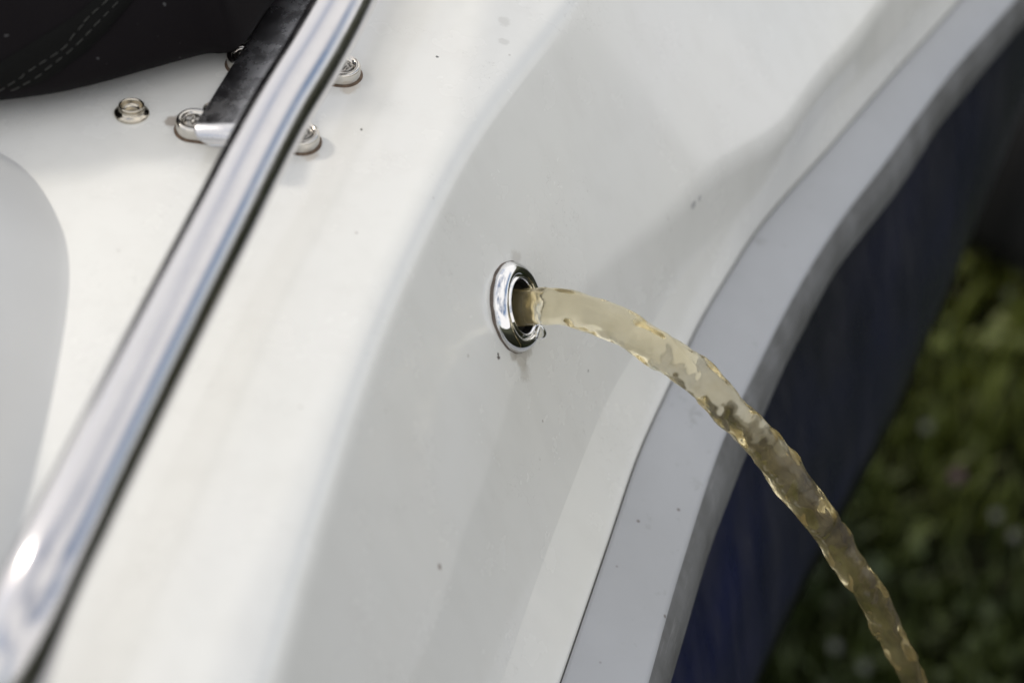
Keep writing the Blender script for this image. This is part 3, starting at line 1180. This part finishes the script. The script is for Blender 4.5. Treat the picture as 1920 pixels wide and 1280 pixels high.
for i in range(len(lx)):
    z = rng.uniform(0.015, 0.06)
    r_ = rng.uniform(0.008, 0.017)
    a0 = rng.uniform(0, 6.28)
    tx, ty = rng.uniform(-0.9, 0.9, 2)
    b0 = NB * 5 + len(lv)
    ring = []
    for k in range(6):
        a = a0 + k * math.pi / 3
        rr2 = r_ * (1.0 if k % 2 else 0.62)
        px_, py_ = rr2 * math.cos(a), rr2 * math.sin(a)
        lv.append((lx[i] + px_, ly[i] + py_, z + tx * px_ + ty * py_))
        ring.append(b0 + k)
    faces.append(tuple(ring))
allv = [tuple(p) for p in verts.reshape(-1, 3)] + lv
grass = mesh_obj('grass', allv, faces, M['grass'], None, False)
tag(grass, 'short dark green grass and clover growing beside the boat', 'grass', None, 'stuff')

# ------------------------------------------------------------------ small flowers in the grass
def flower(px, py, mat, r, label, group, name='meadow_flower'):
    p = on_level(px, py, 0.07)
    root = thing(name, (p.x, p.y, 0.0), label, 'flower', group)
    v, f = sweep([Vector((0.006, 0, -0.01)), Vector((0.003, 0.002, 0.03)), Vector((0, 0, 0.066))], lambda i, a: 0.0009, 8)
    mesh_obj('stem', v, f, M['stem'], root)
    vv, ff = [], []
    for k in range(34):
        zz = 1 - 1.5 * (k + 0.5) / 34
        ph = k * 2.399963
        rr2 = math.sqrt(max(0, 1 - zz * zz))
        d = Vector((rr2 * math.cos(ph), rr2 * math.sin(ph), zz))
        t = d.cross(Vector((0.3, 0.2, 1))).normalized()
        c = Vector((0, 0, 0.07))
        o_ = len(vv)
        vv += [c + d * r * 0.25 - t * r * 0.12, c + d * r * 0.25 + t * r * 0.12, c + d * r * 0.8 + t * r * 0.2, c + d * r * 1.05, c + d * r * 0.8 - t * r * 0.2]
        ff.append(tuple(range(o_, o_ + 5)))
    mesh_obj('petals', vv, ff, mat, root, False)
    return root


flower(1795, 892, M['petal_pink'], 0.010, 'single pink flower among the dark grass beside the hull', None)
for (x, y, lab) in [(1868, 966, 'white flower head in the grass nearest below the pink flower'), (1902, 1003, 'white flower head in the grass at the frame edge, right of another white one'),
                    (1566, 1212, 'white flower head in the dark grass left of the falling water'), (1620, 1250, 'lowest white flower head in the dark grass beside the falling water'),
                    (1738, 800, 'white flower head in the grass between hull edge and pink flower'), (1892, 550, 'white flower head in the sunlit grass below the black wheel')]:
    flower(x, y, M['petal_white'], 0.007, lab, 'white flowers in the grass')

# ------------------------------------------------------------------ trailer wheel at the far right
wc = on_level(2030, 452, 0.0)
wheel = thing('trailer_wheel', (wc.x, wc.y, 0), 'black trailer wheel under a dark mudguard beyond the grass', 'wheel')
TR, TW = 0.30, 0.10
ctr = Vector((0, 0, TR))
axis = Vector((0.55, -0.83, 0)).normalized()
pr = [(0.175, -TW), (0.20, -TW * 1.08), (0.255, -TW * 1.1), (0.285, -TW * 0.96), (0.298, -TW * 0.7), (0.300, -TW * 0.3), (0.300, TW * 0.3), (0.298, TW * 0.7), (0.285, TW * 0.96),
      (0.255, TW * 1.1), (0.20, TW * 1.08), (0.175, TW)]
v, f = lathe(pr, ctr, axis, 64)
tyre = mesh_obj('tyre', v, f, M['tyre'], wheel)
v, f = lathe([(0.178, TW * 0.95), (0.172, TW * 0.99), (0.160, TW * 0.75), (0.12, TW * 0.55), (0.07, TW * 0.75), (0.045, TW * 0.95), (0.03, TW * 1.0), (0.0005, TW * 1.0)], ctr, axis, 48)
mesh_obj('rim', v, f, M['rim'], wheel)
v, f = lathe([(0.178, -TW * 0.9), (0.0005, -TW * 0.6)], ctr, axis, 48)
mesh_obj('rim', v, f, M['rim'], wheel)
bq = on_level(1885, 322, 0.34) - Vector((wc.x, wc.y, 0))
bv = []
for k, (x, z) in enumerate(((-0.03, -0.012), (0.06, -0.012), (0.06, 0.012), (-0.03, 0.012))):
    for y in (-0.012, 0.012):
        bv.append(bq + Vector((x, y, z)))
bmb = bmesh.new()
bvs = [bmb.verts.new(p) for p in bv]
bmesh.ops.convex_hull(bmb, input=bvs)
bmesh.ops.bevel(bmb, geom=bmb.edges[:], offset=0.004, segments=2, affect='EDGES')
bm_obj('step_bracket', bmb, M['rim'], wheel)
# mudguard: a bent sheet round the top half of the tyre
t_ = axis.cross(Vector((0, 0, 1))).normalized()
v = []
MG = []
for k in range(33):
    a = R(-8) + R(196) * k / 32
    for (w, r_) in ((-0.145, 0.335), (-0.14, 0.362), (-0.11, 0.372), (0.11, 0.372), (0.14, 0.362), (0.145, 0.335)):
        MG.append(ctr + axis * w + (t_ * math.cos(a) + Vector((0, 0, 1)) * math.sin(a)) * r_)
mg = mesh_obj('mudguard', MG, grid_faces(33, 6), M['mudguard'], wheel)
ms = mg.modifiers.new('thickness', 'SOLIDIFY')
ms.thickness = 0.004
